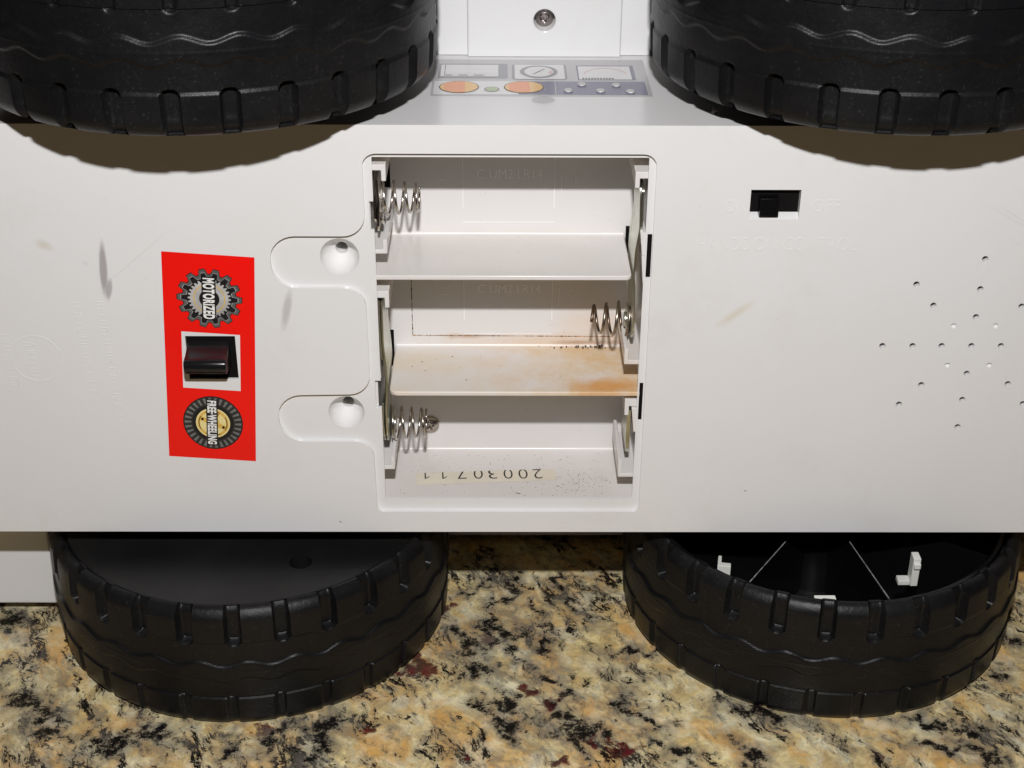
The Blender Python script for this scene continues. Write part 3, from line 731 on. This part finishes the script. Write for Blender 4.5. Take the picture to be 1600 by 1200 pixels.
for (s, cx, cz, w_, h_) in (('MOTORIZED', gx-.1, gz+.1, 11.2, 2.9),):
    box_ = [(cx-h_/2-.3, cz-w_/2-.3), (cx+h_/2+.3, cz-w_/2-.3), (cx+h_/2+.3, cz+w_/2+.3), (cx-h_/2-.3, cz+w_/2+.3)]
    poly_face(bm, box_, st(9), 0); vtext(bm, s, cx, cz, w_, h_, 10, 5, .045)
link('gear_emblem', bm, ['prblack', 'prgrey', 'prsilver', 'prlight', 'prgold', 'prwhite'], red, recalc=False)
bm = bmesh.new()
gx, gz = .35, -18.3
disc(bm, gx, gz, 7.7, 1, 0, 7.9); disc(bm, gx, gz, 7.5, 2, 1, 7.7)
for k in range(30):                                                   # tread blocks round the printed tyre
    a = 2*math.pi*k/30; q = []
    for rr, da in ((5.6, .035), (7.3, .055), (7.3, -.045), (5.6, -.035)): q.append((gx+rr*math.cos(a+da), gz+rr*1.02*math.sin(a+da)))
    poly_face(bm, q, st(3), 2)
disc(bm, gx, gz, 5.3, 3.6, 0); disc(bm, gx, gz, 4.4, 4, 4); disc(bm, gx, gz, 4.0, 5, 3)
for k in range(4):
    a = math.pi/2*k+.4
    q = [(gx+rr*math.cos(a+da), gz+rr*math.sin(a+da)) for rr, da in ((1.8,-.45),(3.4,-.6),(3.5,0),(3.4,.6),(1.8,.45))]
    poly_face(bm, q, st(6), 4)
    for s_ in (-1, 1):
        poly_face(bm, circ(gx+2.9*math.cos(a+s_*.8), gz+2.9*math.sin(a+s_*.8), .34, 10), st(6), 0)
for ang in range(4):
    a = math.pi/2*ang; q = []
    for k in range(9): q.append((gx+3.7*math.cos(a-.55+k*.137), gz+3.7*math.sin(a-.55+k*.137)))
    for k in range(9): q.append((gx+3.5*math.cos(a+.55-k*.137), gz+3.5*math.sin(a+.55-k*.137)))
    poly_face(bm, q, st(6.5), 0)
cx, cz, w_, h_ = gx-.2, gz+.25, 13.0, 2.35
poly_face(bm, [(cx-h_/2-.28, cz-w_/2-.3), (cx+h_/2+.28, cz-w_/2-.3), (cx+h_/2+.28, cz+w_/2+.3), (cx-h_/2-.28, cz+w_/2+.3)], st(9), 0)
vtext(bm, 'FREE\u00b7WHEELING', cx, cz, w_, h_, 10, 5, .045)
link('tyre_emblem', bm, ['prblack', 'prdark', 'prgrey2', 'prgold', 'prpale', 'prwhite'], red, recalc=False)

# ---- drive lever
bm = bmesh.new()
prof = [(3.5,102.3),(1.2,101.3),(-1.2,99.9),(-3.2,99.15),(-5.0,98.95),(-6.1,98.7),(-6.6,97.9),(-6.7,96.6),(-6.3,95.4),(-5.2,94.9),(-2.5,94.6),(3.5,94.2)]
prism_yz(bm, prof, -78.0, -67.3)
lever = link_mesh('drive_lever', bevelled(bm, .45, 3, 50), 'blackgloss', truck, smooth=50)
bm = bmesh.new(); box(bm, -78.15, -65.75, .7, 4.4, 90.65, 102.75); link('lever_well', bm, 'dark', lever)
# ---- on/off slide switch
bm = bmesh.new(); box(bm, 59.5, 74, 2.25, 4.4, 134, 144)
sw = link('slide_switch', bm, 'dark', truck)
bm = bmesh.new(); box(bm, 63.0, 67.6, -.7, 3, 135.6, 140.2)
link_mesh('knob', bevelled(bm, .2, 2), 'barrel', sw, smooth=35)

# ---- instrument sticker on the edge of the chassis
Zs = 158.1
dash = bmesh.new()
def dz(lay): return lambda a, b: (a, b, Zs+.05+.03*lay)
def rect(x0, x1, y0, y1): return [(x0,y0),(x1,y0),(x1,y1),(x0,y1)]
MI = {k: i for i, k in enumerate(['dsilver','dgrey','dblue','dwhite','dorange','dyellow','dgreen','prblack','dpink'])}
def dp(pts, lay, k): poly_face(dash, pts, dz(lay), MI[k])
dp(rect(-16.5, 38.3, 21.6, 52.5), 0, 'dsilver')
link('instrument_sticker', dash, list(MI), truck, recalc=False); inst = bpy.data.objects['instrument_sticker']
def gauge(name, shapes):
    global dash
    dash = bmesh.new()
    for s_ in shapes: dp(*s_)
    o = link(name, dash, list(MI), inst, recalc=False); return o
gauge('screen', [(rect(-15.2, 2.6, 36, 48.5), 1, 'dgrey'), (rect(-14.6, .2, 37.5, 47.5), 2, 'dwhite'), (rect(-13.6, .0, 39.6, 46.8), 3, 'dwhite'),
                 (rect(-13.6, -13.45, 39, 47), 4, 'prblack'), (rect(-13.6, -11.5, 38.2, 38.6), 4, 'prblack'), (rect(-10, -7.6, 38.2, 38.6), 4, 'prblack'), (rect(-6.2, -3.4, 38.2, 38.6), 4, 'prblack')])
gauge('dial', [(rounded(rect(3.7, 17.8, 34.9, 48.2), 1.2, 3), 1, 'dgrey'), (rounded(rect(4.4, 17.2, 35.4, 47.8), .6, 3), 2, 'dwhite'), (circ(10.6, 41.5, 4.9, 40, 5.4), 3, 'dgrey'),
               (circ(10.6, 41.5, 3.7, 40, 4.4), 4, 'dwhite'), ([(9.0,39.4),(9.2,39.2),(12.3,43.8),(12.1,44)], 5, 'prblack'), ([(13.2,40),(13.9,39.6),(13.9,42.6),(13.4,42)], 5, 'dpink')])
arc = [(27.6+6*math.cos(a), 37+8*math.sin(a)) for a in [math.pi*(.12+.76*k/16) for k in range(17)]]+[(27.6+5.8*math.cos(a), 36.7+8*math.sin(a)) for a in [math.pi*(.88-.76*k/16) for k in range(17)]]
gauge('meter', [(rect(20.4, 35.2, 34.8, 47.2), 1, 'dblue'), (rect(20.8, 34.2, 35.1, 46.4), 2, 'dwhite'), (arc, 3, 'dpink')]+[(rect(21.6+.75*k, 22.0+.75*k, 35.3, 36.4), 3, 'prblack') for k in range(11)])
gauge('button_row', [(rect(-15.9, 12.6, 22.8, 33.6), 1, 'dwhite')])
gauge('grey_band', [(rect(5.2, 14.4, 22.9, 33.4), 2, 'dblue'), (rect(14.6, 37.2, 22.7, 33.5), 1, 'dblue')])
for cx in (-9.6, 6.6):
    gauge('round_gauge', [(circ(cx, 28.6, 5.0, 40, 4.9), 3, 'prblack'), (circ(cx, 28.6, 4.75, 40, 4.6), 4, 'dyellow'),
                          ([(cx-3.6,25.6),(cx+.5,24.1),(cx+1.6,24.3),(cx+1.4,32.8),(cx-1.2,33),(cx-3.9,31)], 5, 'dorange')])
gauge('green_lamp', [(circ(-1.4, 26.8, 1.95, 28, 2.1), 3, 'dgrey'), (circ(-1.4, 26.8, 1.55, 28, 1.7), 4, 'dgreen')])
for cx, cy in ((17.6, 25.5), (21.2, 30.5), (25.6, 25.3), (29.8, 30.0), (33, 24.8)):
    bm = bmesh.new(); prism_xy(bm, circ(cx, cy, 1.15, 20, 1.25), Zs+.04, Zs+.6)
    link_mesh('rivet', bevelled(bm, .35, 3), 'dsilver', inst, smooth=50)
bm = bmesh.new(); poly_face(bm, circ(11.2, 19.2, 2.9, 24, 2.6), lambda a, b: (a, b-.4, Zs+.045), 0)
link('clear_tab', bm, 'dsilver', inst, recalc=False)

# ---- panels standing behind the chassis
bm = bmesh.new(); box(bm, -16.1, 40.6, YB-.6, 92, Zs+.04, 215)
panel = link_mesh('side_panel', boolean(tmp(bm), [cut(lambda b: cyl_y(b, 12.3, 167.9, 40, 60.2, 3.6, 3.6, 40))], .5, 3), 'white', truck, smooth=35)
bm = bmesh.new(); box(bm, -8.0, 32.6, YB-2.0, YB+3, Zs+.02, 214); base = tmp(bm)
me = boolean(base, [cut(lambda b: cyl_y(b, 12.3, 167.9, 40, 59.3, 3.0, 2.8, 40))], .4, 3)
cp = link_mesh('centre_panel', me, 'white', panel, smooth=35)
screw('screw', 12.3, 59.28, 167.9, 2.62, panel, mat='screw')
bm = bmesh.new(); box(bm, -24, 48, 70, 92.4, Zs+.4, 210); link_mesh('panel_frame', bevelled(bm, .5, 2), 'white', panel, smooth=35)
bm = bmesh.new(); box(bm, -170, 180, 93, 170, 1.0, 214); link_mesh('truck_body', bevelled(bm, 2.5, 3), 'white', truck, smooth=35)
bm = bmesh.new(); box(bm, -16, 40.6, YB+.6, 92, 3.0, ZB-1); link_mesh('side_panel', bevelled(bm, .6, 3), 'white', truck, smooth=35)
bm = bmesh.new(); box(bm, -240, -128.2, 20, 92.5, 4.6, 43); link_mesh('bumper', bevelled(bm, .8, 3), 'white', truck, smooth=35)

# ------------------------------------------------------------------ wheels
NL = 28
def tyre_mesh():
    """tread relief modelled on a fine lathe: shoulder notches, raised wavy rib, parting line; inner face up (+z)"""
    per = 28; NA = NL*per
    zs = []; z = -18.8
    while z < 18.81: zs.append(z); z += .32
    def sm(a, b, x): u = max(0, min(1, (x-a)/(b-a))); return u*u*(3-2*u)
    def prof(z):
        a = abs(z)
        r = 56.4-.7*(a/19)**2
        if a > 15.5: r -= 1.7*((a-15.5)/3.3)**2
        return r
    # outer tread rows plus rolled rim rows
    rows = [('t', z) for z in zs]
    grid = []
    def relief(th, z):
        a = abs(z); cell = th/(2*math.pi)*NL
        ph = 0.0 if z > 0 else .15
        f = (cell+ph) % 1.0; df = min(f, 1-f)*(2*math.pi*56/NL)           # mm to the notch centre
        h = 0
        # shoulder lugs sit slightly proud
        h += .45*sm(8.9, 9.2, a)
        hw_, dp_ = (2.05, 2.7) if z > 0 else (1.4, .8)
        half = hw_ if a > 10 else hw_*math.sqrt(max(0, 1-((10-a)/2.1)**2)) if a > 7.9 else 0
        if half > 0: h -= (dp_-.3*dp_*sm(14,18.8,a))*(1-sm(half-.35, half+.05, df))*sm(7.9, 9.0, a)
        # wavy centre rib
        wv = .8*math.sin(2*math.pi*cell)
        d = z-wv
        h += .65*(sm(-3.0, -2.3, d)-sm(2.0, 2.7, d))
        h += .10*(1-sm(.05, .28, abs(z-.2)))
        return h
    bm = bmesh.new()
    def ring(r, z, on=True, rel=1.0):
        out = []
        for k in range(NA):
            th = 2*math.pi*k/NA
            rr = r+(relief(th, z)*rel if on else 0)
            out.append(bm.verts.new((rr*math.cos(th)*S, rr*math.sin(th)*S, z*S)))
        return out
    rings = []
    rings.append(ring(49.5, -14, False)); rings.append(ring(50.5, -18.6, False))
    for z in zs: rings.append(ring(prof(z), z))
    # rim face: notches run over the shoulder
    rt = prof(18.8)
    rings.append(ring(rt-.5, 19.05, True, .7)); rings.append(ring(53.4, 19.15, False)); rings.append(ring(52.9, 19.0, False)); rings.append(ring(52.4, 18.2, False)); rings.append(ring(52.0, -12, False))
    for i in range(len(rings)-1):
        A, B = rings[i], rings[i+1]
        for k in range(NA): bm.faces.new((A[k], A[(k+1)%NA], B[(k+1)%NA], B[k]))
    me = bpy.data.meshes.new('tyre'); bm.to_mesh(me); bm.free(); me.materials.append(M['tyre']); me.shade_smooth(); me.set_sharp_from_angle(angle=R_(50))
    return me
TY = tyre_mesh()
def lathe(bm, prof, n=96, mi=0):
    rings = [[bm.verts.new((r*math.cos(2*math.pi*k/n)*S, r*math.sin(2*math.pi*k/n)*S, z*S)) for k in range(n)] for r, z in prof]
    for i in range(len(rings)-1):
        for k in range(n): bm.faces.new((rings[i][k], rings[i][(k+1)%n], rings[i+1][(k+1)%n], rings[i+1][k])).material_index = mi
    return rings
def disc_mesh():
    bm = bmesh.new()
    rr = lathe(bm, [(51.9, 12), (51.9, 17.6), (51.6, 17.9), (40, 17.7), (9, 17.5), (9, 12), (51.9, 12)], 96)
    base = tmp(bm); b = bmesh.new()
    prism_xy(b, circ(18.4, -32.3, 3.1, 28), 10, 22)
    return boolean(base, [('DIFFERENCE', tmp(b))], 0)
def barrel_mesh():
    bm = bmesh.new()
    rr = lathe(bm, [(51.8, 12), (51.2, 16.8), (50.2, 16.9), (49.6, 15), (48.8, -12), (10, -14), (9.5, 16), (5, 16.5), (5, 12)], 96)
    for k in range(8):
        a = R_(-124+45*k)
        q = [rot2(u, v, a) for u, v in ((9, -.35), (49, -.35), (49, .35), (9, .35))]
        prism_xy(bm, q, -13, 15.2)
    me = bpy.data.meshes.new('barrel'); bmesh.ops.recalc_face_normals(bm, faces=bm.faces); bm.to_mesh(me); bm.free(); return me
DISC, BARREL = disc_mesh(), barrel_mesh()
def wheel(x, y, z, rotz, kind, flip=False, label=None):
    root = link_mesh('wheel', DISC if kind == 'disc' else BARREL, 'disc' if kind == 'disc' else 'barrel', truck, smooth=35)
    root.location = (x*S, y*S, z*S)
    root.rotation_euler = (math.pi if flip else 0, 0, 0)
    if label: root['label'] = label
    ty = bpy.data.objects.new('tyre', TY); C.objects.link(ty); ty.parent = root
    ty.rotation_euler = (0, 0, R_(rotz))
    bm = bmesh.new(); rr = lathe(bm, [(4.2, 10), (4.2, 26), (3.6, 26.5)], 32); bm.faces.new(rr[-1])
    link('axle', bm, 'spring', root, smooth=35)
    bm = bmesh.new(); rr = lathe(bm, [(50.4, -10), (50.4, -13.5), (44, -14.5), (34, -12.5), (16, -12.5), (14, -16.5), (8, -17)], 64); bm.faces.new(rr[-1]); bm.faces.new(rr[0])
    link('hubcap', bm, 'disc', root, smooth=35)
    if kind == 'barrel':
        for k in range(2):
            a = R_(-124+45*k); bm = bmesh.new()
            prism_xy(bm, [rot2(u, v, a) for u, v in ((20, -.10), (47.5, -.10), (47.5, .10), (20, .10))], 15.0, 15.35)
            link('spoke_glint', bm, 'rib_glint', root)  # painted highlight on the tops of two ribs only
        # white hubcap clips poking through the wheel
        for (cx, cy, ang, tall, zb, wd) in ((18.6, -34.6, -63, 1, 11.5, 2.6), (-32.3, -31.0, -135, 0, 13.4, 3.6), (-8.0, -47.4, -98, 0, 14.6, 5.6)):
            bm = bmesh.new()
            if tall:
                box(bm, -1.0, 1.0, -1.6, 1.9, zb, 20.4); box(bm, -4.2, -1.0, -1.2, 1.6, zb, zb+1.4); box(bm, -.9, .9, -2.5, -1.6, 17.6, 19.2)
            else:
                box(bm, -wd/2, wd/2, -.9, .9, zb-6, zb+1.6)
                if wd < 5: box(bm, -wd/2, -wd/2+1.0, .7, 4, zb-1.4, zb+1.6)
            c = link_mesh('hubcap_clip', bevelled(bm, .2, 2), 'clip', root, smooth=40)
            c.location = (cx*S, cy*S, 0); c.rotation_euler = (0, 0, 0 if tall or wd > 5 else R_(-10))
    return root
P = 360/NL
def phase(a): return a
wheel(-71.3, 28.4, 18.9, -86.5, 'disc', label='wheel with flat black inner disc and a small hole')
wheel(94.3, 30.0, 18.9, -86.0+0, 'barrel', label='hollow black wheel with spokes and white clips')
# upper wheels are turned over: local angle a shows at -a
wheel(-71.3, 28.4, 183.2, 86.0+.15*P, 'disc', True)
wheel(94.3, 30.0, 183.2, 98.5+.15*P, 'barrel', True)

# ---- wisp of lint caught on the chassis edge beside the upper right tyre
bm = bmesh.new(); rl = random.Random(2)
for k in range(7):
    p = Vector((51.6, 9.0, 158.3)); pts = [p.copy()]
    for j in range(7):
        p += Vector((rl.uniform(-.35, .35), rl.uniform(-.55, .2), rl.uniform(-.1, .32))); p.z = max(p.z, 158.2); pts.append(p.copy())
    tube(bm, pts, .06, 5)
o = link('lint', bm, 'lint'); o['label'] = 'tiny wisp of grey lint on the chassis edge under the upper right tyre'; o['category'] = 'lint'

# ------------------------------------------------------------------ render settings
sc.render.engine = 'CYCLES'
sc.cycles.max_bounces = 10; sc.cycles.diffuse_bounces = 6
